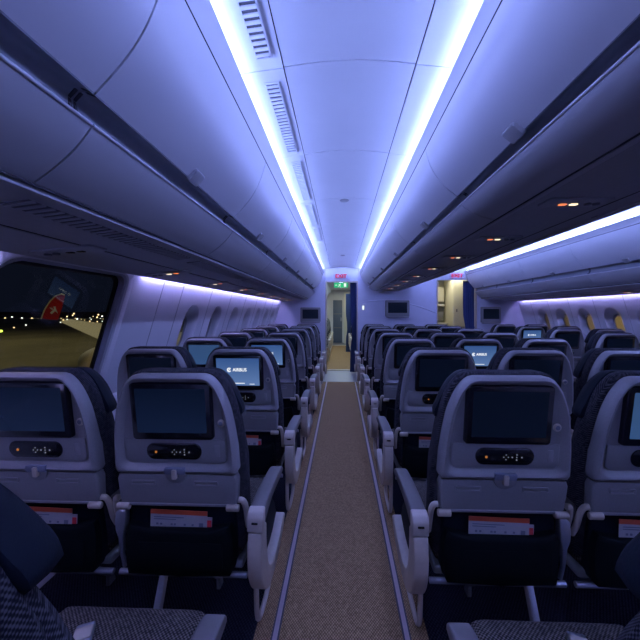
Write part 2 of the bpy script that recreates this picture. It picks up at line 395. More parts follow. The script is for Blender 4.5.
for k, (a, b) in enumerate(zip(yl, yl[1:])):
    lab = 'white overhead bin in the left row, ' + (ordl(k-2)+' one from the camera' if k >= 2 else ('just behind the camera' if k else 'last at the rear wall'))
    bin_unit(a, b, 'L', (DOOR_L, REC_L, BUC_L), 0, lab, 'overhead bins above the left seats')
yc = [0.55+1.21*k for k in range(-2, 6)] + [YB-0.03]
yc[0] = YA
for k, (a, b) in enumerate(zip(yc, yc[1:])):
    bin_unit(a, b, 'C', (DOOR_C, REC_C, BUC_C), 0, 'white overhead bin over the centre seats, near side, ' + (ordl(k-1)+' from the camera' if k >= 1 else 'behind the camera'), 'centre overhead bins facing the near aisle')
    bin_unit(a, b, 'C', (DOOR_C, REC_C, BUC_C), 1, 'white overhead bin over the centre seats, far right aisle side, ' + (ordl(k-1)+' from the camera' if k >= 1 else 'behind the camera'), 'centre overhead bins facing the far aisle')
for k, (a, b) in enumerate(zip(yc, yc[1:])):
    bin_unit(a, b, 'L', (DOOR_L, REC_L, BUC_L), 1, 'white overhead bin on the far right wall, ' + (ordl(k-1)+' from the camera' if k >= 1 else 'behind the camera'), 'overhead bins on the far right wall')

# service channels under the bins
CH_L = [(-0.722, 0.310), (-0.722, 0.283), (-0.735, 0.281), (-0.86, 0.270), (-0.995, 0.257)]
CH_L2 = [(-1.003, 0.262), (-1.003, 0.253), (-1.15, 0.242), (-1.245, 0.232), (-1.262, 0.226), (-1.266, 0.236)]
for m in (0, 1):
    fx = (lambda p: p) if m == 0 else mir
    sg = -1 if m == 0 else 1
    struct(sheet(fx(CH_L), YA, YB, 0.01, sg).obj('trim_service_channel', M['service']))
    p2 = fx(CH_L2)
    if m: p2 = [p2[0]] + [(x+DXR, z) for x, z in p2[1:]]
    struct(sheet(p2, YA, YB, 0.01, sg).obj('trim_service_channel', M['service']))
struct(sheet([(0.769, 0.475), (0.769, 0.452), (0.795, 0.453)], YA, YB, 0.006, 1).obj('trim_service_rail', M['bucket']))
struct(sheet(mirc([(0.769, 0.475), (0.769, 0.452), (0.795, 0.453)]), YA, YB, 0.006, -1).obj('trim_service_rail', M['bucket']))
struct(sheet([(0.801, 0.459), (1.131, 0.459)], YA, YB, 0.01, 1).obj('trim_service_channel', M['service']))
struct(sheet([(1.138, 0.459), (1.219, 0.459)], YA, YB, 0.01, 1).obj('trim_service_channel', M['service']))
struct(MB().box(0.97, 1.05, YA, YB, EYE+0.52, EYE+0.55).obj('ceiling_bin_core', M['gap']))

# dark tubes added to stand for the shade in the joint gaps
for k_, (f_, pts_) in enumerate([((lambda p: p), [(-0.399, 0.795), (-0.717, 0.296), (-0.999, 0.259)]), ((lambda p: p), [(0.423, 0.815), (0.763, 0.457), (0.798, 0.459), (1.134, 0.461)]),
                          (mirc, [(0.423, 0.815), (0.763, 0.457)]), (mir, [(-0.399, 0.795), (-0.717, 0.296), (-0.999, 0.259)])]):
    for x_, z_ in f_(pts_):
        struct(MB().tube([(x_, YA, z_+EYE), (x_, YB, z_+EYE)], 0.0042, 6).obj('trim_gap_shade', M['gap']))
# linear vents below left bins
for k, (a, b) in enumerate(zip(yl[1:], yl[2:])):
    a2, b2 = a+0.05, b-0.05
    if b2-a2 < 0.3: continue
    t = empty('bin_air_vent', (-0.80, (a+b)/2, EYE+0.277), 'long slatted air outlet under the left bins, '+(ordl(k-1)+' from the camera' if k >= 1 else 'just behind the camera'), 'vent', 'air outlets under the left bins')
    def fn(x, y, z, s=0.12): return (x, y, z+x*s)
    h = (b2-a2)/2
    MB().box(-0.045, 0.03, -h, h, -0.003, 0.004).obj('backing', M['vent'], t, fn=fn)
    mb = MB(); n = int(2*h/0.030)
    for i in range(n):
        y = -h+(i+0.5)*2*h/n; mb.box(-0.045, 0.03, y-0.006, y+0.006, -0.006, -0.001)
    mb.obj('slats', M['service'], t, fn=fn)

# reading light panels
def lamp_panel(x, y, z, label, group, slope=0.0, lit=True, flip=1):
    t = empty('reading_light_panel', (x, y, z), label, 'reading light', group)
    mb = MB(); mb.loops([[(u, v, h+u*slope) for u, v in rrect(-0.13, 0.13, -0.055, 0.055, 0.02)] for h in (-0.006, 0.003)])
    mb.obj('panel', M['service'], t, bevel=0.002)
    for i, u in enumerate((-0.045, 0.0)):
        mm = (M['lamp_red'], M['lamp_white'])[i]
        mb = MB(); u *= flip
        mb.loops([[(u+a, 0.01+b, h+u*slope) for a, b in rrect(-0.015, 0.015, -0.010, 0.010, 0.004, 2)] for h in (-0.009, -0.005)])
        mb.obj('lamp_lens', mm if lit else M['black'], t)
    for u in (0.05, 0.085):
        u *= flip
        mb = MB(); mb.tube([(u, 0, -0.006+u*slope), (u, 0, -0.014+u*slope)], 0.014, 12); mb.obj('air_nozzle', M['recess'], t, bevel=0.002)
for k in range(8):
    y = 1.36+0.81*k
    lamp_panel(-1.09, y, EYE+0.2465, 'small %s reading light panel under the left bins, %s from the camera' % ('unlit' if k == 0 else 'glowing', ordl(k)), 'reading lights above the left seats', 0.09, k > 0, -1)
for k, y in enumerate([0.75, 1.49, 2.2, 2.93, 3.68, 4.44, 5.2, 5.96, 6.75]):
    lamp_panel(0.97, y, EYE+0.456, 'glowing orange reading light panel under the centre bins, %s from the camera' % ordl(k), 'reading lights above the centre seats', 0, True)
    if k < 7:
        lamp_panel(MX+1.09+0.1, y+1.4, EYE+0.238, 'small reading light panel under the far right bins, %s from the camera' % ordl(k), 'reading lights by the far right wall', -0.07, k in (1, 3))

# ------------------------------------------------------------------ side walls with windows
def wx(z): return -1.305-(0.232-z)*0.30            # left wall x at height z above eye
def window_wall(name, holes, xfun, out):
    """planar slanted wall panel (z -0.45..0.232) with rounded holes, then a lower panel"""
    bm = bmesh.new()
    def loop(pts):
        vs = [bm.verts.new((xfun(z), y, z+EYE)) for y, z in pts]
        for a, b in zip(vs, vs[1:]+vs[:1]): bm.edges.new((a, b))
    loop([(YA, 0.29), (YB, 0.29), (YB, -0.55), (YA, -0.55)])
    for h in holes: loop(h)
    bmesh.ops.triangle_fill(bm, use_beauty=True, use_dissolve=False, edges=bm.edges[:])
    me = bpy.data.meshes.new(name); bm.to_mesh(me); bm.free(); me.materials.append(M['wall'])
    o = bpy.data.objects.new(name, me); COL.objects.link(o); struct(o)
big = rrect(1.25, 2.105, -0.48, 0.226, [0.06, 0.17, 0.10, 0.08], 8)
def small(y): return rrect(y-0.155, y+0.155, -0.40, 0.065, 0.154, 8)
left_ws = [3.2+0.645*k for k in range(7)]
right_ws = [1.1+0.575*k for k in range(11)]
behind = [-0.6, 0.05, -1.3]
holesL = [big] + [small(y) for y in left_ws+behind]
holesR = [small(y) for y in right_ws]
XL = wx
def XR(z): return MX-wx(z)+DXR
window_wall('wall_left', holesL, XL, -1)
window_wall('wall_right', holesR, XR, 1)
for nm, sgn, f0 in (('wall_left_lower', -1, XL), ('wall_right_lower', 1, XR)):
    x0 = f0(-0.55)
    struct(sheet([(x0, -0.55), (x0+sgn*0.02, -0.80), (x0, -1.10), (x0-sgn*0.06, -1.346)], YA, YB, 0.02, sgn*-1 if sgn < 0 else -1).obj(nm, M['wall'], smooth=True))
wn = 0
def window(holefn, xf, sgn, depth, shrink, bigw=False):
    global wn; wn += 1
    P = holefn; cy = sum(p[0] for p in P)/len(P); cz = sum(p[1] for p in P)/len(P)
    root = bpy.data.objects.new('window_%d' % wn, None); COL.objects.link(root); root['kind'] = 'structure'
    root.location = (xf(cz), cy, cz+EYE)
    l = root.location
    def fn(x, y, z): return (x-l.x, y-l.y, z-l.z)
    rings = []
    for k, (d, s) in enumerate([(-0.003, 1.0), (0.004, 0.97), (depth*0.5, 1-(1-shrink)*0.7), (depth, shrink)]):
        rings.append([(xf(cz+(z-cz)*s)+sgn*d, cy+(y-cy)*s, cz+(z-cz)*s+EYE-(0 if bigw else (1-s)*0.10)) for y, z in P])
    MB().loops(rings, False, False).obj('reveal', M['frame'] if bigw else M['wall'], root, smooth=True, fn=fn)
    s = shrink
    def ring(s, d): return [(xf(cz+(z-cz)*s)+sgn*d, cy+(y-cy)*s, cz+(z-cz)*s+EYE-(0 if bigw else (1-s)*0.10)) for y, z in P]
    MB().loops([ring(s*1.03, depth-0.002), ring(s*1.03, depth-0.008), ring(s*(0.965 if bigw else 0.9), depth-0.008), ring(s*(0.965 if bigw else 0.9), depth+0.01)], False, False).obj('window_frame', M['rubber'] if bigw else M['frame'], root, fn=fn)
    MB().loops([ring(s*1.0, depth+0.004), ring(s*1.0, depth+0.008)]).obj('pane', M['glass'], root, fn=fn)
window(big, XL, -1, 0.05, 0.975, True)
for y in left_ws+behind: window(small(y), XL, -1, 0.09, 0.70)
for y in right_ws: window(small(y), XR, 1, 0.09, 0.70)
# trim around big window + wall panel seams
ring = []
for s, d in ((1.0, 0.0), (1.015, 0.012), (1.13, 0.010), (1.15, 0.0)):
    cy = 1.6775; cz = -0.127
    ring.append([(XL(min(0.232, cz+(z-cz)*s))+d, cy+(y-cy)*s, min(0.235, cz+(z-cz)*s)+EYE) for y, z in big])
struct(MB().loops(ring, False, False).obj('trim_window_surround', M['wall'], smooth=True))
for y in [2.55, 2.875]+[a+0.3225 for a in left_ws]:
    mb = MB(); mb.prism_y([(XL(0.23)+0.002, 0.23+EYE), (XL(-0.55)+0.002, -0.55+EYE), (XL(-0.55)-0.004, -0.55+EYE), (XL(0.23)-0.004, 0.23+EYE)], y-0.003, y+0.003)
    struct(mb.obj('trim_panel_joint', M['service']))
for y in [a+0.2875 for a in right_ws]:
    mb = MB(); mb.prism_y([(XR(0.23)-0.002, 0.23+EYE), (XR(-0.55)-0.002, -0.55+EYE), (XR(-0.55)+0.004, -0.55+EYE), (XR(0.23)+0.004, 0.23+EYE)], y-0.003, y+0.003)
    struct(mb.obj('trim_panel_joint', M['service']))
# wall wash tubes
for m in (0, 1):
    x = -1.277 if m == 0 else MX+1.277+DXR
    segs = [(2.25, YB-0.15)] if m == 0 else [(YA+.1, YB-0.15)]
    if m == 0: segs.append((YA+.1, 1.25))
    for q, (a, b) in enumerate(segs):
        mb = MB(); mb.tube([(x, a+(b-a)*k/16, EYE+0.250) for k in range(17)], 0.006, 6)
        tag(mb.obj('wall_wash_tube', M['led_wall']), ('violet light tube along the top of the %s' % (('left wall beyond the large window', 'left wall behind the large window')[q] if m == 0 else 'far right window wall')), 'wall light', 'wall wash light tubes')

# ------------------------------------------------------------------ rear wall + front bulkhead
struct(MB().box(-1.7, 4.2, YA-0.05, YA, 0, 2.45).obj('wall_rear', M['bulk']))
def bpanel(x0, x1, z0, z1, name='wall_front', m='bulk', y0=YB, y1=YB+0.05):
    return struct(MB().box(x0, x1, y0, y1, z0, z1).obj(name, M[m], bevel=0.002))
bpanel(-1.6, -0.33, 0, 2.42); bpanel(0.36, 2.06, 0, 2.42); bpanel(2.90, 4.1, 0, 2.42)
bpanel(-0.33, 0.36, 2.0, 2.42, 'wall_front_header', 'panel'); bpanel(2.06, 2.90, 2.03, 2.42, 'wall_front_header', 'panel')
for x in (-0.325, 0.355, 2.065, 2.895):
    struct(MB().box(x-0.012, x+0.012, YB-0.012, YB+0.06, 0, 2.01).obj('trim_doorway', M['silver'], bevel=0.003))
struct(MB().box(-0.33, 0.36, YB-0.012, YB+0.06, 1.992, 2.012).obj('trim_doorway', M['silver'], bevel=0.003))
# pleated curtains
def curtain(x0, x1, y, z0, z1, label, taper=0.0, amp=0.02, n=5):
    mb = MB(); N = 60; rows = []
    for zi in range(9):
        z = z0+(z1-z0)*zi/8; t = 1-zi/8
        row = []
        for k in range(N+1):
            u = k/N; pinch = 1-0.30*math.exp(-((z-(z0+0.42*(z1-z0)))/0.25)**2) - taper*t
            x = x1-(x1-x0)*(1-u)*pinch
            row.append((x, y+amp*math.sin(u*n*2*math.pi), z))
        rows.append(row)
    vs = [v for r in rows for v in r]; fs = []
    for i in range(8):
        for k in range(N): a = i*(N+1)+k; fs.append((a, a+1, a+N+2, a+N+1))
    mb.add(vs, fs); nb = len(vs)
    back = [(x, yy+0.004, z) for x, yy, z in vs]; mb.add(back, [tuple(reversed(f)) for f in fs])
    o = mb.obj('curtain', M['curtain'], smooth=True)
    return tag(o, label, 'curtain', None)
curtain(0.20, 0.345, YB+0.09, 0.03, 1.99, 'dark blue pleated curtain drawn aside at the near aisle doorway')
curtain(2.64, 2.88, YB+0.09, 0.03, 2.02, 'dark blue pleated curtain drawn aside at the right hand galley doorway')
curtain(0.16, 0.33, 11.6, 0.03, 1.95, 'dark blue curtain further down the corridor past the bulkhead')

# exit signs
def exit_sign(x, y, z, label, group):
    t = empty('exit_sign', (x, y, z), label, 'exit sign', group)
    mb = MB(); mb.loops([[(u, h, v) for u, v in rrect(-0.16, 0.16, -0.055, 0.055, 0.03)] for h in (-0.012, 0)]); mb.obj('sign_plate', M['exit_plate'], t, bevel=0.003)
    me = text_mesh('EXIT', 0.105, bold=0.003); me.transform(Matrix.Translation((0, -0.016, 0))); me.transform(Matrix.Diagonal((1.15, 1, 1, 1))); me.materials.clear(); me.materials.append(M['exit_red'])
    o = bpy.data.objects.new('lettering', me); COL.objects.link(o); o.parent = t
exit_sign(0.0, YB-0.003, EYE+0.775, 'red lettered exit sign above the near aisle doorway', 'red exit signs')
exit_sign(2.48, YB-0.003, EYE+0.775, 'red lettered exit sign above the right hand galley doorway', 'red exit signs')
t = empty('green_exit_sign', (0.0, 8.6, EYE+0.66), 'green running man emergency sign hanging beyond the near doorway', 'exit sign')
MB().box(-0.17, 0.17, 0, 0.02, -0.06, 0.06).obj('sign_plate', M['exit_green'], t, bevel=0.004)
MB().box(0.07, 0.13, -0.004, 0, -0.04, 0.045).obj('door_symbol', M['exit_white'], t)
mb = MB(); mb.tube([(-0.02, -0.003, 0.035), (-0.02, -0.003, 0.036)], 0.010, 10)
mb.tube([(-0.025, -0.003, 0.022), (-0.04, -0.003, -0.005)], 0.009, 6); mb.tube([(-0.04, -0.003, -0.005), (-0.015, -0.003, -0.02), (-0.02, -0.003, -0.042)], 0.006, 6)
mb.tube([(-0.04, -0.003, -0.005), (-0.06, -0.003, -0.03), (-0.08, -0.003, -0.03)], 0.006, 6); mb.tube([(-0.06, -0.003, 0.01), (-0.03, -0.003, 0.02), (-0.0, -0.003, 0.005)], 0.005, 6)
MB().box(-0.14, -0.10, -0.004, 0, -0.008, 0.008).obj('arrow_symbol', M['exit_white'], t)
mb.obj('pictogram', M['exit_white'], t)
MB().box(-0.10, -0.09, 0.005, 0.015, 0.06, 0.294).obj('hanger', M['silver'], t); MB().box(0.09, 0.10, 0.005, 0.015, 0.06, 0.294).obj('hanger', M['silver'], t)

# wall monitors
def monitor(x0, x1, z0, z1, label):
    cx, cz = (x0+x1)/2, (z0+z1)/2; hw, hh = (x1-x0)/2, (z1-z0)/2
    t = empty('wall_monitor', (cx, YB, cz+EYE), label, 'monitor', 'bulkhead monitors')
    mb = MB(); mb.loops([[(u*s, h, v*s) for u, v in rrect(-hw, hw, -hh, hh, 0.02)] for h, s in ((-0.001, 1), (-0.05, 1), (-0.065, 0.95))]); mb.obj('housing', M['shell_face'], t, bevel=0.004)
    MB().box(-hw*.78, hw*.78, -0.069, -0.064, -hh*0.55, hh*.72).obj('screen', M['screen_off_sheen'], t)
    mb = MB(); mb.box(-hw*.93, hw*.93, -0.066, -0.05, -hh-0.02, -hh+0.012); mb.obj('lower_shelf', M['shell'], t, bevel=0.004)
monitor(-0.88, -0.44, -0.215, 0.10, 'wall mounted monitor on the bulkhead left of the doorway')
monitor(0.95, 1.47, -0.10, 0.255, 'wall mounted monitor on the centre bulkhead between the doorways')
monitor(2.97, 3.39, -0.225, 0.115, 'wall mounted monitor on the bulkhead right of the galley')
t = MB().box(0.46, 0.50, YB-0.008, YB, EYE+0.05, EYE+0.14).obj('wall_switch', M['exit_white'], bevel=0.003)
tag(t, 'small white switch on the bulkhead right of the doorway', 'switch')
for y_, w_ in ((3.05, 'nearer'), (6.0, 'farther')):
    mb = MB(); mb.tube([(0.03, y_, EYE+0.976), (0.03, y_, EYE+0.968), (0.03, y_, EYE+0.962)], [0.04, 0.04, 0.028], 16)
    tag(mb.obj('smoke_detector', M['latch'], bevel=0.002), 'small round detector on the ceiling above the aisle, %s of two' % w_, 'detector', 'ceiling detectors')
# moulded feature edge on centre bulkhead
mb = MB(); pts = smooth_poly([(0.47, YB-0.002, EYE+0.22), (1.0, YB-0.002, EYE+0.25), (1.6, YB-0.002, EYE+0.14), (2.05, YB-0.002, EYE-0.02)], 8)
struct(MB().tube(pts, 0.012, 6).obj('trim_moulding', M['bulk'], smooth=True))

# ------------------------------------------------------------------ spaces beyond the bulkhead
struct(MB().box(-0.94, 1.0, 8.1, 14.0, -0.05, 0.004).obj('floor_corridor', M['carpet']))
struct(MB().box(-0.94, 1.0, 14.0, 16.0, -0.05, 0.004).obj('floor_vestibule', M['threshold']))
struct(MB().box(-0.34, 0.36, 13.9, 14.0, 0.0, 0.03).obj('trim_sill', M['silver']))
struct(MB().box(-1.0, -0.94, YB+0.05, 16, 0, 2.3).obj('wall_corridor_left', M['panel']))
struct(MB().box(1.0, 1.06, YB+0.05, 16, 0, 2.3).obj('wall_corridor_right', M['panel']))
struct(MB().box(-1.0, 1.06, YB+0.05, 16, 2.30, 2.35).obj('ceiling_corridor', M['panel']))
struct(MB().box(-0.94, 1.0, 15.2, 15.25, 0, 2.3).obj('wall_corridor_end', M['panel']))
t = empty('corridor_locker', (0.28, 15.0, 0), 'narrow cream locker at the far right end of the corridor', 'locker')
MB().box(-0.15, 0.3, 0, 0.18, 0, 2.2).obj('body', M['cream'], t, bevel=0.005); MB().box(-0.12, 0.2, -0.012, 0, 0.1, 2.0).obj('door', M['cream'], t, bevel=0.003)
for m in (-1, 1):
    prof = [(0.05, 0.80), (0.18, 0.72), (0.25, 0.55), (0.30, 0.42), (0.42, 0.36)]
    prof = [(m*(x+0.33), z) for x, z in prof+[(0.61, 0.36)]]
    o = sheet(resample(smooth_poly(prof), 14), 8.9, 13.8, 0.015, m*-1).obj('overhead_bin', M['bin'], smooth=True)
    tag(o, 'white overhead bin row on the %s side beyond the doorway' % ('left' if m < 0 else 'right'), 'overhead bin', 'bins beyond the doorway')
t = empty('lavatory_door', (-0.05, 15.17, 0), 'dark blue grey folding door at the far end of the corridor', 'door')
MB().box(-0.29, 0.10, -0.02, 0.02, 0.02, 1.86).obj('panel', M['door_blue'], t, bevel=0.004)
for z in (0.65, 1.25): MB().box(-0.27, 0.08, -0.03, -0.018, z, z+0.03).obj('cross_bar', M['steel'], t)
MB().box(0.04, 0.07, -0.05, -0.02, 0.95, 1.10).obj('handle', M['metal'], t, bevel=0.004)
# galley on the right
struct(MB().box(1.7, 3.8, YB+0.05, 10.0, -0.05, 0.003).obj('floor_galley', M['threshold']))
struct(MB().box(1.7, 3.8, 9.9, 9.95, 0, 2.35).obj('wall_galley_back', M['cream']))
struct(MB().box(1.66, 1.72, YB+0.05, 10, 0, 2.35).obj('wall_galley_left', M['cream']))
struct(MB().box(3.75, 3.8, YB+0.05, 10, 0, 2.35).obj('wall_galley_right', M['cream']))
struct(MB().box(1.66, 3.8, YB+0.05, 10, 2.32, 2.36).obj('ceiling_galley', M['cream']))
t = empty('galley_unit', (2.45, 9.5, 0), 'cream galley kitchen unit with steel worktop seen through the right doorway', 'galley')
MB().box(-0.6, 0.35, -0.15, 0.38, 0, 1.02).obj('lower_cabinet', M['steel'], t, bevel=0.004)
MB().box(-0.62, 0.37, -0.2, 0.38, 1.02, 1.06).obj('worktop', M['cream'], t, bevel=0.004)
MB().box(-0.6, 0.35, 0.05, 0.38, 1.50, 1.56).obj('shelf', M['cream'], t, bevel=0.004)
for k in range(3):
    MB().box(-0.58+k*0.31, -0.29+k*0.31, 0.06, 0.38, 1.62, 2.02).obj('locker_door', M['cream'], t, bevel=0.006)
    MB().box(-0.58+k*0.31, -0.29+k*0.31, 0.1, 0.36, 1.10, 1.36).obj('oven', M['steel'] if k != 1 else M['cream'], t, bevel=0.006)
t = empty('tall_locker', (3.12, 9.2, 0), 'tall cream locker with door beside the galley curtain', 'locker')
MB().box(-0.30, 0.35, -0.3, 0.5, 0, 2.25).obj('body', M['cream'], t, bevel=0.006)
MB().box(-0.27, 0.30, -0.315, -0.3, 0.05, 2.1).obj('door', M['cream'], t, bevel=0.004)
MB().box(-0.24, -0.21, -0.335, -0.315, 1.35, 1.42).obj('handle', M['steel'], t, bevel=0.003)
MB().box(-0.25, 0.28, -0.32, -0.314, 0.95, 0.98).obj('vent_strip', M['steel'], t)

# ------------------------------------------------------------------ seats
REC = 0.15
def rc(x, y, z):
    s = -(z-0.95)*REC
    return (x, y+s, EYE-(EYE-z)*(1+s/1.28))      # recline shear about z 0.95
def half_loop(pts, n):               # mirror a half outline (x>0 from top centre to bottom centre)
    h = resample(pts, n); return h[:-1] + [(-x, z) for x, z in reversed(h)][:-1]
OUT = smooth_poly([(0, 1.121), (0.08, 1.121), (0.135, 1.118), (0.168, 1.090), (0.193, 1.045), (0.213, 0.983), (0.228, 0.885), (0.233, 0.80), (0.2335, 0.772)], 8) + [(0.229, 0.766), (0, 0.766)]
INN = smooth_poly([(0, 1.092), (0.08, 1.092), (0.125, 1.090), (0.150, 1.070), (0.168, 1.030), (0.185, 0.975), (0.198, 0.885), (0.200, 0.825), (0.188, 0.800), (0.160, 0.796)], 8) + [(0, 0.796)]
def blend(a, b, t): return [(p[0]*(1-t)+q[0]*t, p[1]*(1-t)+q[1]*t) for p, q in zip(a, b)]
NO = 44
LO, LI = half_loop(OUT, NO), half_loop(INN, NO)
def at(loop, y): return [(x, y, z) for x, z in loop]
ME = {}
def part_meshes():
    mb = MB(); mb.loops([at(LO, 0.055), at(blend(LO, LI, -0.03), 0.02), at(LO, 0.004), at(blend(LO, LI, 0.12), -0.006), at(blend(LO, LI, 0.4), -0.012), at(blend(LO, LI, 0.7), -0.008), at(LI, 0.010), at(blend(LI, [(0, .95)]*len(LI), 0.02), 0.012)], True, True)
    ME['shell'] = mb.mesh('shell', M['shell'], smooth=True, fn=rc)
    mb = MB()   # raised lower face with ledge
    mb.loops([[(x, y, z) for x, z in rrect(-0.192, 0.192, 0.803, 0.888, [.006, .006, .02, .02])] for y in (0.012, 0.004)])
    ME['face'] = mb.mesh('control_ledge', M['shell_face'], bevel=0.004, fn=rc)
    mb = MB(); mb.loops([at(rrect(-0.151, 0.151, 0.889, 1.092, 0.012), 0.012), at(rrect(-0.151, 0.151, 0.889, 1.092, 0.012), -0.004), at(rrect(-0.147, 0.147, 0.893, 1.088, 0.010), -0.009)])
    ME['bezel'] = mb.mesh('monitor', M['black'], smooth=True, fn=rc)
    mb = MB(); mb.loops([at(rrect(-0.130, 0.130, 0.915, 1.072, 0.002, 1), -0.0095), at(rrect(-0.130, 0.130, 0.915, 1.072, 0.002, 1), -0.0102)])
    for k, mm in (('scr_off', 'screen_off_sheen'), ('scr_dim', 'screen_dim'), ('scr_on', 'screen_on'), ('scr_side', 'screen_side')):
        ME[k] = mb.mesh('screen', M[mm], fn=rc)
    # lit screen lettering and mark
    me = text_mesh('AIRBUS', 0.026, bold=0.0006); me.transform(Matrix.Translation((0.012, -0.012, 1.005))); 
    for v in me.vertices: v.co = rc(*v.co)
    me.materials.clear(); me.materials.append(M['logo']); ME['logo_text'] = me
    mb = MB(); pts = [(-0.052+0.0105*math.cos(a), -0.012, 1.005+0.0105*math.sin(a)) for a in [math.radians(30+k*20) for k in range(16)]]
    mb.tube(pts, 0.003, 5); mb.tube([(-0.059, -0.012, 1.003), (-0.047, -0.012, 1.007)], 0.003, 5); ME['logo_mark'] = mb.mesh('logo_mark', M['logo'], fn=rc)
    mb = MB(); mb.box(-0.045, 0.04, -0.0115, -0.0105, 0.926, 0.930); mb.box(0.07, 0.10, -0.0115, -0.0105, 0.922, 0.925); ME['caption'] = mb.mesh('caption_line', M['logo'], fn=rc)
    # handset pod
    mb = MB(); mb.loops([at(rrect(-0.107, 0.101, 0.816, 0.874, 0.0285, 8), 0.006), at(rrect(-0.107, 0.101, 0.816, 0.874, 0.0285, 8), 0.000), at(rrect(-0.103, 0.097, 0.820, 0.870, 0.0245, 8), -0.003)])
    ME['pod'] = mb.mesh('control_pod', M['black'], smooth=True, fn=rc)
    mb = MB()
    for (x, z, r) in [(0.0, .852, .0022), (0.0, .836, .0022), (-.008, .844, .0022), (.008, .844, .0022), (.022, .844, .0028), (.038, .853, .0026), (.038, .844, .0022), (.038, .835, .0028), (.056, .844, .0028)]:
        mb.tube([(x, -0.002, z), (x, -0.0045, z)], r, 6)
    ME['icons'] = mb.mesh('button_icons', M['icon'], fn=rc)
    mb = MB(); mb.tube([(-0.070, -0.002, .844), (-0.070, -0.0045, .844)], .0045, 8); ME['icon_o'] = mb.mesh('call_button', M['icon_orange'], fn=rc)
    mb = MB(); mb.tube([(0.178, 0.013, 0.945), (0.178, 0.004, 0.945)], 0.0135, 16); ME['usb'] = mb.mesh('power_socket', M['silver'], bevel=0.002, fn=rc)
    mb = MB(); mb.tube([(0.178, 0.0045, 0.945), (0.178, 0.002, 0.945)], 0.008, 12); ME['usb2'] = mb.mesh('socket_hole', M['ink'], fn=rc)
    mb = MB(); mb.loops([at(rrect(0.150, 0.170, 0.826, 0.868, 0.003, 2), 0.006), at(rrect(0.150, 0.170, 0.826, 0.868, 0.003, 2), 0.002)]); ME['hook'] = mb.mesh('coat_hook', M['shell'], bevel=0.001, fn=rc)
    # tray table
    tl = half_loop([(0, 0.7625), (0.222, 0.7625), (0.231, 0.758), (0.2315, 0.745), (0.2255, 0.658), (0.221, 0.652), (0, 0.652)], 26)
    mb = MB(); mb.loops([at(tl, 0.040), at(tl, 0.004), at(blend(tl, [(0, .707)]*len(tl), 0.02), -0.002)]); ME['tray'] = mb.mesh('tray_table', M['shell_face'], bevel=0.0015, fn=rc)
    mb = MB()
    mb.tube([(-0.215, -0.002, 0.655), (0.215, -0.002, 0.655)], 0.005, 8); ME['tray_lip'] = mb.mesh('tray_lip', M['shell'], smooth=True, fn=rc)
    for nm, x in (('slot_l', -0.128), ('slot_r', 0.113)):
        mb = MB(); a = rrect(x-0.047, x+0.047, 0.724, 0.742, 0.005, 3); b = rrect(x-0.042, x+0.042, 0.729, 0.737, 0.003, 3)
        mb.loops([at(a, -0.002), at(a, -0.0075), at(b, -0.0075), at(b, -0.001)], False, True); ME[nm] = mb.mesh('grip_slot', M['shell'], fn=rc)
    mb = MB(); hc = [(0.0+0.040*math.cos(a), 0.768+0.033*math.sin(a)) for a in [math.radians(180+180*k/12) for k in range(13)]]
    mb.loops([at(hc, 0.0), at(hc, -0.009)]); ME['latch_plate'] = mb.mesh('latch_plate', M['shell_face'], bevel=0.002, fn=rc)
    mb = MB(); mb.loops([at(rrect(-0.040, 0.040, 0.768, 0.790, 0.005, 3), 0.0), at(rrect(-0.040, 0.040, 0.768, 0.790, 0.005, 3), -0.015)]); ME['latch_well'] = mb.mesh('latch_bracket', M['ink'], bevel=0.002, fn=rc)
    mb = MB(); mb.loops([at(rrect(-0.009, 0.009, 0.752, 0.786, 0.004, 3), -0.006), at(rrect(-0.009, 0.009, 0.752, 0.786, 0.004, 3), -0.021)]); ME['latch'] = mb.mesh('latch_tab', M['silver'], bevel=0.003, fn=rc)
    for nm, s in (('hinge_l', -1), ('hinge_r', 1)):
        mb = MB(); mb.tube([(s*0.188, -0.004, 0.648), (s*0.236, -0.004, 0.648)], 0.0125, 12)
        ME[nm] = mb.mesh('hinge_knob', M['silver'], bevel=0.003, fn=rc)
        mb = MB(); path = smooth_poly([(s*0.232, 0.0, 0.652), (s*0.247, 0.004, 0.648), (s*0.255, 0.015, 0.622), (s*0.257, 0.035, 0.56), (s*0.254, 0.06, 0.52)], 4)
        mb.tube(path, [0.011]*len(path), 8); ME['arm_'+nm[-1]] = mb.mesh('tray_arm', M['silver'], smooth=True, fn=lambda x, y, z: (x, y-(0.648-0.95)*REC, z))
    # lower back in leather and literature pocket
    yb = -(0.60-0.95)*REC
    mb = MB(); lb = half_loop([(0, 0.66), (0.225, 0.66), (0.236, 0.60), (0.240, 0.50), (0.236, 0.38), (0.225, 0.36), (0, 0.36)], 20)
    mb.loops([at(lb, yb+0.09), at(lb, yb+0.03), at(blend(lb, [(0, .5)]*len(lb), 0.04), yb+0.022)]); ME['lower_back'] = mb.mesh('lower_back', M['leather'], bevel=0.004, fn=lambda x, y, z: (x*0.89, y, z))
    pk = half_loop([(0, 0.540), (0.150, 0.540), (0.190, 0.548), (0.228, 0.555), (0.238, 0.49), (0.236, 0.41), (0.225, 0.365), (0, 0.358)], 24)
    mb = MB(); mb.loops([at(pk, yb+0.028), at(blend(pk, [(0, .48)]*len(pk), 0.01), yb-0.004), at(blend(pk, [(0, .48)]*len(pk), 0.10), yb-0.014), at(blend(pk, [(0, .48)]*len(pk), 0.32), yb-0.018)]); ME['pocket'] = mb.mesh('seat_pocket', M['pocket'], smooth=True, fn=lambda x, y, z: (x*0.89, y, z))
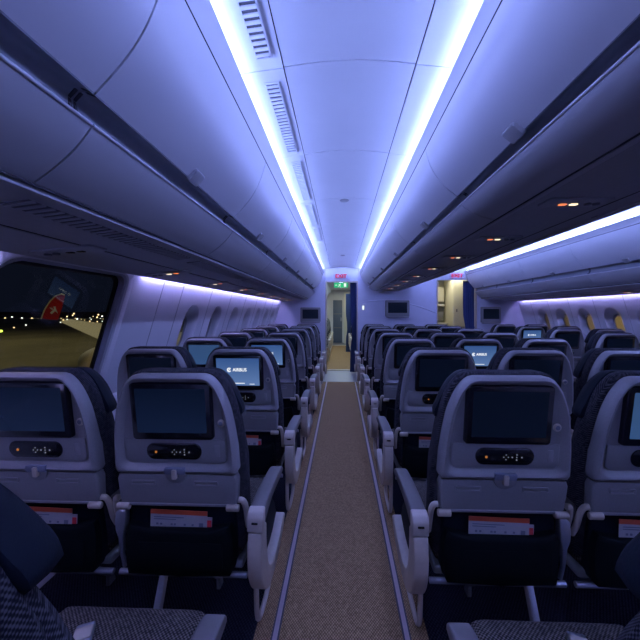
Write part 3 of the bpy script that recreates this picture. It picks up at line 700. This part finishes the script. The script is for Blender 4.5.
    mb = MB(); mb.loops([[(x, yb-0.0185, z) for x, z in rrect(-0.155, 0.175, 0.395, 0.495, 0.008)], [(x, yb-0.0215, z) for x, z in rrect(-0.155, 0.175, 0.395, 0.495, 0.008)]]); ME['pocket2'] = mb.mesh('pocket_panel', M['pocket'], bevel=0.001)
    # backrest padding
    bk = half_loop([(0, 1.06), (0.175, 1.06), (0.206, 1.02), (0.231, 0.94), (0.252, 0.80), (0.252, 0.60), (0.245, 0.50), (0.22, 0.46), (0, 0.46)], 34)
    c0 = [(0, .8)]*len(bk)
    mb = MB(); mb.loops([at(blend(bk, c0, 0.06), 0.040), at(blend(bk, c0, 0.0), 0.052), at(blend(bk, c0, -0.01), 0.09), at(blend(bk, c0, 0.03), 0.125), at(blend(bk, c0, 0.10), 0.145), at(blend(bk, c0, 0.30), 0.125)]); ME['back'] = mb.mesh('backrest', M['fabric'], smooth=True, fn=rc)
    # headrest: wraps over the shell top
    hd = half_loop(smooth_poly([(0, 1.130), (0.08, 1.130), (0.140, 1.127), (0.176, 1.100), (0.201, 1.06), (0.224, 1.005), (0.236, 0.975), (0.226, 0.950), (0.16, 0.942)], 6)+[(0, 0.942)], 40)
    c1 = [(0, 1.02)]*len(hd)
    def wing(loop, y0, y1): return [(x, y0+(y1-y0)*min(1, abs(x)/0.2)**2, z) for x, z in loop]
    cv = half_loop(smooth_poly([(0, 1.131), (0.08, 1.131), (0.142, 1.128), (0.178, 1.102), (0.204, 1.06), (0.222, 1.00), (0.233, 0.93), (0.236, 0.86), (0.20, 0.84)], 6)+[(0, 0.84)], 40)
    c2 = [(0, 0.99)]*len(cv)
    mb = MB(); mb.loops([at(blend(cv, c2, 0.05), 0.035), at(cv, 0.045), at(cv, 0.078), at(blend(cv, c2, 0.04), 0.088)]); ME['cover'] = mb.mesh('back_cover', M['fabric'], smooth=True, fn=rc)
    mb = MB(); mb.loops([at(blend(hd, c1, 0.06), 0.080), at(hd, 0.088), wing(hd, 0.100, 0.115), wing(blend(hd, c1, 0.03), 0.118, 0.148), wing(blend(hd, c1, 0.10), 0.128, 0.162), wing(blend(hd, c1, 0.25), 0.128, 0.15)]); ME['head'] = mb.mesh('headrest', M['leather'], smooth=True, fn=rc)
    # cushion
    mb = MB(); mb.loops([[(x, y, z) for x, z in rrect(-w_, w_, z0, z1, 0.03, 4)] for y, w_, z0, z1 in ((0.10, 0.20, 0.42, 0.46), (0.13, 0.228, 0.39, 0.48), (0.30, 0.232, 0.385, 0.478), (0.52, 0.232, 0.39, 0.488), (0.575, 0.225, 0.395, 0.48), (0.60, 0.20, 0.415, 0.46))]); ME['cushion'] = mb.mesh('seat_cushion', M['cushion'], smooth=True)
    mb = MB(); mb.box(-0.235, 0.235, 0.10, 0.56, 0.355, 0.388); ME['pan'] = mb.mesh('seat_pan', M['steel'], bevel=0.01)
    mb = MB(); mb.tube([(-0.255, 0.085, 0.345), (0.255, 0.085, 0.345)], 0.011, 10); ME['beam'] = mb.mesh('cross_beam', M['metal'], smooth=True)
    # legs
    mb = MB(); mb.prism_x([(0.095, 0.362), (0.060, 0.362), (-0.045, 0.15), (-0.115, 0.0), (-0.07, 0.0), (-0.01, 0.14)], -0.012, 0.012); ME['leg_b'] = mb.mesh('leg', M['metal'], bevel=0.003)
    mb = MB(); mb.prism_x([(0.10, 0.36), (0.44, 0.05), (0.44, 0.0), (0.49, 0.0), (0.47, 0.06), (0.14, 0.36)], -0.010, 0.010); ME['leg_f'] = mb.mesh('leg', M['steel'], bevel=0.003)
    # aisle armrest: x=0 centred, side given by position
    top = smooth_poly([(0.0, 0.642), (0.10, 0.648), (0.22, 0.645), (0.36, 0.632), (0.41, 0.618)], 5); bot = smooth_poly([(0.41, 0.598), (0.35, 0.596), (0.2, 0.605), (0.10, 0.600), (0.01, 0.580)], 5)
    mb = MB(); mb.prism_x(top+bot, -0.029, 0.029); ME['arm_pad'] = mb.mesh('armrest_pad', M['pad'], bevel=0.008, seg=3)
    mb = MB(); mb.prism_x([(0.02, 0.648), (-0.012, 0.640), (-0.024, 0.620), (-0.022, 0.572), (0.018, 0.572)], -0.030, 0.030); ME['arm_cap'] = mb.mesh('armrest_cap', M['trim_grey'], bevel=0.006, seg=3)
    mb = MB(); mb.box(-0.011, 0.011, -0.0265, -0.020, 0.604, 0.610); ME['arm_mark'] = mb.mesh('cap_slot', M['black'])
    outer = smooth_poly([(-0.022, 0.570), (-0.030, 0.49), (-0.012, 0.40), (0.05, 0.32), (0.15, 0.275), (0.30, 0.278), (0.43, 0.315), (0.485, 0.355)], 5)
    inner = smooth_poly([(0.455, 0.375), (0.36, 0.345), (0.23, 0.330), (0.14, 0.350), (0.085, 0.41), (0.060, 0.49), (0.055, 0.570)], 5)
    mb = MB(); mb.prism_x(outer+inner, -0.027, 0.027); ME['shroud'] = mb.mesh('side_shroud', M['silver'], bevel=0.007, seg=3)
    mb = MB(); mb.prism_x([(0.02, 0.60), (0.03, 0.42), (0.12, 0.34), (0.34, 0.33), (0.46, 0.37), (0.42, 0.44), (0.30, 0.55), (0.2, 0.61)], -0.006, 0.006); ME['side_fill'] = mb.mesh('side_panel', M['leather'], bevel=0.003)
    mb = MB(); mb.tube(smooth_poly([(0, 0.16, 0.33), (0, 0.17, 0.20), (0, 0.18, 0.12), (0, 0.205, 0.075), (0, 0.26, 0.055), (0, 0.38, 0.055), (0, 0.44, 0.085), (0, 0.455, 0.16), (0, 0.45, 0.33)], 6), 0.011, 8); ME['bar'] = mb.mesh('luggage_bar', M['silver'], smooth=True)
    # inner armrest
    mb = MB(); mb.prism_x(top+bot, -0.020, 0.020); ME['in_pad'] = mb.mesh('armrest_pad', M['pad'], bevel=0.008, seg=3)
    mb = MB(); mb.loops([[(x, y, z) for x, y in ((-w_, y0), (w_, y0), (w_, y1), (-w_, y1))] for z, w_, y0, y1 in ((0.600, 0.012, 0.0, 0.02), (0.592, 0.019, -0.010, 0.02), (0.555, 0.020, -0.016, 0.02), (0.520, 0.017, -0.016, 0.02), (0.49, 0.009, -0.012, 0.012), (0.42, 0.007, -0.004, 0.012), (0.36, 0.006, 0.012, 0.028))]); ME['in_bracket'] = mb.mesh('armrest_bracket', M['metal'], bevel=0.004, seg=2)
    # belt buckle
    mb = MB(); mb.box(-0.022, 0.022, -0.03, 0.03, 0.0, 0.018); ME['buckle'] = mb.mesh('buckle_body', M['metal'], bevel=0.005)
    mb = MB(); mb.box(-0.021, 0.021, -0.028, 0.012, 0.018, 0.024); ME['buckle_lid'] = mb.mesh('buckle_flap', M['silver'], bevel=0.003)
part_meshes()
def link(name, me, parent, loc=(0, 0, 0)):
    o = bpy.data.objects.new(name, me); COL.objects.link(o); o.parent = parent; o.location = loc; return o
ORD = ['row beside the camera', 'first row ahead', 'second row ahead', 'third row ahead', 'fourth row ahead', 'fifth row ahead', 'sixth row ahead', 'seventh row ahead', 'eighth row']
def build_seat(x, y, arms, scr, detail, label, legx):
    t = empty('airline_seat', (x, y, 0), label, 'seat', 'rows of grey economy seats'); t.scale = (0.97, 1, 1)
    sh = link('shell', ME['shell'], t)
    if detail > 1:
        link('control_ledge', ME['face'], sh); pod = link('control_pod', ME['pod'], t)
        link('button_icons', ME['icons'], pod); link('call_button', ME['icon_o'], pod)
        u = link('power_socket', ME['usb'], t); link('socket_hole', ME['usb2'], u); link('coat_hook', ME['hook'], t)
    else:
        link('control_ledge', ME['face'], sh); link('control_pod', ME['pod'], t)
    mo = link('monitor', ME['bezel'], t); sc = link('screen', ME[scr], mo)
    if scr == 'scr_on':
        link('lettering', ME['logo_text'], mo); link('logo_mark', ME['logo_mark'], mo); link('caption_line', ME['caption'], mo)
        sc['label'] = 'lit blue screen with white lettering'
    tr = link('tray_table', ME['tray'], t); link('tray_lip', ME['tray_lip'], tr)
    link('grip_slot', ME['slot_l'], tr); link('grip_slot', ME['slot_r'], tr)
    la = link('tray_latch', ME['latch_plate'], t); link('latch_bracket', ME['latch_well'], la); link('latch_tab', ME['latch'], la)
    for s in 'lr':
        a = link('tray_arm', ME['arm_'+s], t); link('hinge_knob', ME['hinge_'+s], a)
    link('lower_back', ME['lower_back'], t); pk = link('seat_pocket', ME['pocket'], t); link('pocket_panel', ME['pocket2'], pk)
    link('backrest', ME['back'], t); link('headrest', ME['head'], t); link('back_cover', ME['cover'], t); link('seat_cushion', ME['cushion'], t)
    link('seat_pan', ME['pan'], t); link('cross_beam', ME['beam'], t)
    if legx is not None:
        link('leg', ME['leg_b'], t, (legx, 0, 0)); link('leg', ME['leg_f'], t, (legx+(0.08 if legx < 0 else -0.08), 0, 0))
    for side, kind in arms:
        if kind == 'aisle':
            xx = side*0.312
            a = link('aisle_armrest', ME['shroud'], t, (xx, 0, 0)); link('armrest_pad', ME['arm_pad'], a); cp = link('armrest_cap', ME['arm_cap'], a)
            link('cap_slot', ME['arm_mark'], a); link('side_panel', ME['side_fill'], a, (-side*0.02, 0, 0))
            link('luggage_bar', ME['bar'], t, (xx-side*0.042, 0, 0))
        else:
            a = link('inner_armrest', ME['in_bracket'], t, (side*0.238, 0.07, 0.0)); link('armrest_pad', ME['in_pad'], a, (side*0.032, 0.0, 0.0))
    return t
def copy_tree(o, parent=None, lab=None):
    c = o.copy(); COL.objects.link(c); c.parent = parent
    for ch in o.children: copy_tree(ch, c)
    return c
proto = {}
def place(key, x, y, arms, scr, detail, label, legx):
    k = (key, scr, detail)
    if k not in proto: proto[k] = build_seat(x, y, arms, scr, detail, label, legx); return proto[k]
    c = copy_tree(proto[k]); c.location = (x, y, 0); c['label'] = label; return c
RECL = {}
def recline(t):
    keep = ('seat_cushion', 'seat_pan', 'cross_beam', 'leg', 'aisle_armrest', 'inner_armrest', 'luggage_bar')
    def go(o):
        if o.data.name not in RECL:
            me = o.data.copy(); up = 0.05 if o.name.startswith(('headrest', 'back_cover')) else 0
            for v in me.vertices:
                if v.co.z > 0.5: v.co.y -= (v.co.z-0.5)*0.22
                v.co.z += up
            RECL[o.data.name] = me; RECL[me.name] = me
        o.data = RECL[o.data.name]
        for c in o.children: go(c)
    for c in t.children:
        if c.name.split('.')[0] not in keep: go(c)

PITCH = 0.81
YL0, YR0 = 1.235-PITCH, 1.235-PITCH
cols = [  # key, x, y0, arms, leg offset, wording
    ('LA', -0.604, YL0, [(1, 'aisle'), (-1, 'inner')], -0.07, 'left block, aisle side'),
    ('LW', -1.125, YL0, [], -0.10, 'left block, window side'),
    ('CA', 0.577, YR0, [(-1, 'aisle'), (1, 'inner')], 0.11, 'centre block, near aisle side'),
    ('CM', 1.108, YR0, [(1, 'inner')], None, 'centre block, middle'),
    ('CR', 1.636, YR0, [(1, 'aisle')], -0.10, 'centre block, far aisle side'),
    ('RA', 2.815, YR0, [(-1, 'aisle'), (1, 'inner')], 0.11, 'far right block, aisle side'),
    ('RW', 3.345, YR0, [], 0.10, 'far right block, window side')]
LIT = {('LA', 2), ('LA', 3), ('CM', 3), ('RA', 6)}
DIM = {('LW', 1), ('CM', 6), ('LA', 1)}
SIDE = {('CM', 1), ('LW', 3)}
seat_pos = {}
for key, x, y0, arms, legx, where in cols:
    for r in range(0, 8):
        if r == 0 and key not in ('LA', 'CA', 'LW'): continue
        scr = 'scr_on' if (key, r) in LIT else 'scr_dim' if (key, r) in DIM else 'scr_side' if (key, r) in SIDE else 'scr_off'
        pre = 'grey economy seat with lit blue screen, ' if scr == 'scr_on' else 'grey economy seat, '
        place(key, x, y0+PITCH*r, arms, scr, 2 if r <= 3 else 1, pre+where+', '+ORD[r], legx)
        seat_pos[(key, r)] = (x, y0+PITCH*r)
for o in [o for o in COL.objects if o.name.startswith('airline_seat') and abs(o.location.y-YL0) < 0.01]: recline(o)
# seats of the next cabin, glimpsed through the doorway
for r in range(5):
    for key, x, side in (('LA', -0.604, 'left'), ('CA', 0.577, 'right')):
        c = copy_tree(proto[(key, 'scr_off', 1)]); c.location = (x, 9.0+0.81*r, 0)
        c['label'] = 'seat in the next cabin beyond the doorway, %s of its aisle, %s past the bulkhead' % (side, ordl(r)); c['group'] = 'seats beyond the doorway'
t = MB().box(-0.05, 0.05, 8.3, 13.5, 2.285, 2.30).obj('corridor_glow_panel', emis('corridor_glow', (0.7, 0.8, 1.0), 6)); tag(t, 'long white glow panel added to brighten the corridor beyond the near doorway', 'ceiling light')  # glowing panel added to brighten the corridor ceiling

# safety cards in pockets
CARD = {}
def card_meshes():
    a = math.radians(-1.5)
    def fn(x, y, z): return (x*math.cos(a)-z*math.sin(a), y, x*math.sin(a)+z*math.cos(a))
    CARD['sheet'] = MB().box(-0.108, 0.108, -0.001, 0.001, -0.16, 0.052).mesh('card_sheet', M['paper'], fn=fn)
    CARD['band'] = MB().box(-0.108, 0.108, -0.0018, 0.0014, 0.052, 0.068).mesh('orange_band', M['orange'], fn=fn)
    mb = MB()
    for k in range(2): mb.box(-0.095, 0.02-0.03*k, -0.0022, -0.001, 0.040-0.008*k, 0.043-0.008*k)
    for x in (-0.085, -0.07, -0.03, -0.018, 0.02, 0.05): mb.box(x, x+0.008, -0.0022, -0.001, 0.012, 0.019)
    mb.box(0.078, 0.094, -0.0022, -0.001, 0.010, 0.024)
    CARD['print'] = mb.mesh('printed_lines', M['ink'], fn=fn)
    CARD['tab'] = MB().box(0.100, 0.126, 0.002, 0.004, -0.15, 0.045).mesh('red_leaflet', M['paper'], fn=fn)
    CARD['tabr'] = MB().box(0.104, 0.124, 0.001, 0.002, -0.01, 0.034).mesh('red_patch', M['red'], fn=fn)
card_meshes()
for (key, r), (x, y) in seat_pos.items():
    if r == 0 or r > 3 or key in ('RA', 'RW', 'CR') and r < 2: continue
    where = [c[5] for c in cols if c[0] == key][0]
    t = empty('safety_card', (x-0.006, y+0.052+0.006, 0.533), 'orange topped white safety card in seat pocket, %s, %s' % (where.replace(' block', ''), ORD[r]), 'card', 'safety cards in the seat pockets')
    link('card_sheet', CARD['sheet'], t); link('orange_band', CARD['band'], t); link('printed_lines', CARD['print'], t)
    a = link('leaflet', CARD['tab'], t); link('red_patch', CARD['tabr'], a)
# seat belts on the two seats beside the camera
for bx, by, ang, lab in ((-0.68, 0.90, 25, 'silver seat belt buckle lying on the left foreground seat'), (0.61, 0.92, -15, 'silver seat belt buckle lying on the right foreground seat')):
    t = empty('seat_belt', (bx, by, 0.483), lab, 'seat belt', 'seat belt buckles'); t.rotation_euler.z = math.radians(ang)
    b = link('buckle_body', ME['buckle'], t); link('buckle_flap', ME['buckle_lid'], b)
    MB().box(-0.020, 0.020, -0.16, -0.03, 0.003, 0.007).obj('webbing', M['strip'], t, bevel=0.001)

# ------------------------------------------------------------------ outside: apron, wing, lights
tag(MB().add([(-900, -200, -4), (900, -200, -4), (900, 900, -4), (-900, 900, -4)], [(0, 1, 2, 3)]).obj('ground', M['tarmac']), kind='structure')
def P(px, py, D):       # a point on the sight line of the photograph at a chosen distance ahead
    a = math.atan((px-327.55)/350)-math.radians(2.2); X = math.tan(a)*D
    dep = D*math.cos(math.radians(2.2))-X*math.sin(math.radians(2.2))
    return Vector((X, D, EYE-(py-312)*dep/350))
t = empty('aircraft_wing', P(50, 322, 34), 'pale wing with red winglet seen through the large left window', 'wing')
o = t.location
def fo(x, y, z): return (x-o.x, y-o.y, z-o.z)
tipL, tipT = Vector((-28.6, 36.5, EYE-0.85)), Vector((-28.2, 34.0, EYE-0.95))
r1L, r1T = Vector((-22.0, 42, EYE-2.3)), Vector((-20.6, 31.5, EYE-3.3))
r2L, r2T = Vector((-6, 52, EYE-4.2)), Vector((-6, 36, EYE-4.6))
mb = MB(); 
def sec(L, T, th): return [L, L.lerp(T, .25)+Vector((0, 0, th)), L.lerp(T, .6)+Vector((0, 0, th*.8)), T, L.lerp(T, .6)-Vector((0, 0, th*.6)), L.lerp(T, .25)-Vector((0, 0, th))]
mb.loops([sec(tipL, tipT, .12), sec(tipL.lerp(r1L, .5), tipT.lerp(r1T, .5), .22), sec(r1L, r1T, .4), sec(r2L, r2T, .7)]); mb.obj('wing_panel', M['wing'], t, smooth=True, fn=fo)
wtT = Vector((-29.3, 34.4, EYE+1.6)); wtL = Vector((-29.2, 35.4, EYE+1.62))
wl = [(tipL+Vector((-.3, .3, .05))), (tipT+Vector((0, -.3, .05))), wtT, wtL]
mb = MB(); mb.loops([[v for v in wl], [v+Vector((0.12, 0.02, 0)) for v in wl]]); 
# winglet seen from the cabin: swept red blade with a pale leading edge
bl = [(41.5, 319), (45, 310), (50, 302), (56, 296), (62, 294), (65, 295), (64, 300), (62, 308), (60, 314), (58, 320)]
bv = [P(a, b, 35.0) for a, b in bl]
mb = MB(); mb.loops([bv, [v+Vector((-.22, .22, 0)) for v in bv]]); mb.obj('winglet', M['wing_red'], t, fn=fo)
mb = MB(); le = [P(a-0.6, b, 34.9) for a, b in bl[:6]]; mb.tube(le, 0.06, 6); mb.obj('leading_edge', M['wing'], t, fn=fo)
mb = MB()
for poly in ([(50, 313), (54, 309), (53.5, 306.5), (55.5, 306.5), (56, 309), (58, 313.5), (55, 311), (52, 314)], [(51.5, 309.5), (49.5, 307.5), (52, 308), (53.5, 309.5)]):
    v = [P(a, b, 34.85) for a, b in poly]; mb.loops([v, [q+Vector((-.05, .05, 0)) for q in v]])
mb.obj('bird_emblem', M['white'], t, fn=fo)
mb = MB(); mb.tube(smooth_poly([P(78, 370, 17), P(88, 362, 17.6), P(100, 358, 18.4), P(112, 357, 19.4)], 6), [0.05, .1, .18, .28, .36, .44, .5, .54, .56, .58, .6, .62, .62, .62, .62, .62, .62, .62, .62][:19], 12); mb.obj('flap_fairing', M['wing'], t, smooth=True, fn=fo)
tag(MB().box(-420, -120, 300, 330, -4, 1.5).obj('building_backdrop', M['far_dark']), 'low dark airport buildings along the night horizon', 'building')
tag(MB().box(48, 56, -20, 130, -4, 14).obj('building_backdrop', M['cream'], bevel=0.2), 'cream backdrop box added to give the far right windows a golden tone', 'building')  # box added outside so the right windows show a golden tone
random.seed(3)
spots = [(1, 331, 2), (14, 327.5, 1), (26, 325, 1), (5, 318, 1), (12, 317, 1), (22, 318, 1), (32, 318.5, 1.5), (38, 319, 1)]
tries = 0
while len(spots) < 46 and tries < 5000:
    tries += 1
    px, py = random.uniform(60, 112), random.choice([314.5, 317, 319, 320, 321, 323]) + random.uniform(-1, 1)
    if all(abs(px-a)+abs(py-b) > 2.6 for a, b, c in spots): spots.append((px, py, random.uniform(0.5, 1.2)))
for i, (px, py, sz) in enumerate(sorted(spots)):
    D = min(290, 5.3/max(0.0001, (py-312)/350)*0.9) if py > 319 else 280
    v = P(px, py, D); q = D*sz*0.62/350
    mb = MB(); mb.tube([v-Vector((0, 0, q)), v-Vector((0, 0, q*.4)), v+Vector((0, 0, q*.4)), v+Vector((0, 0, q))], [q*.5, q, q, q*.5], 6)
    tag(mb.obj('airport_light', M['city_green'] if py > 330 else M[random.choice(['city_warm', 'city_warm', 'city_white'])]),
        'yellow green airport light lowest on the dark apron' if py > 330 else ('tiny airport light on the night horizon left of the red winglet' if px < 50 else 'tiny airport light on the night horizon right of the red winglet'), 'light', 'distant airport lights')
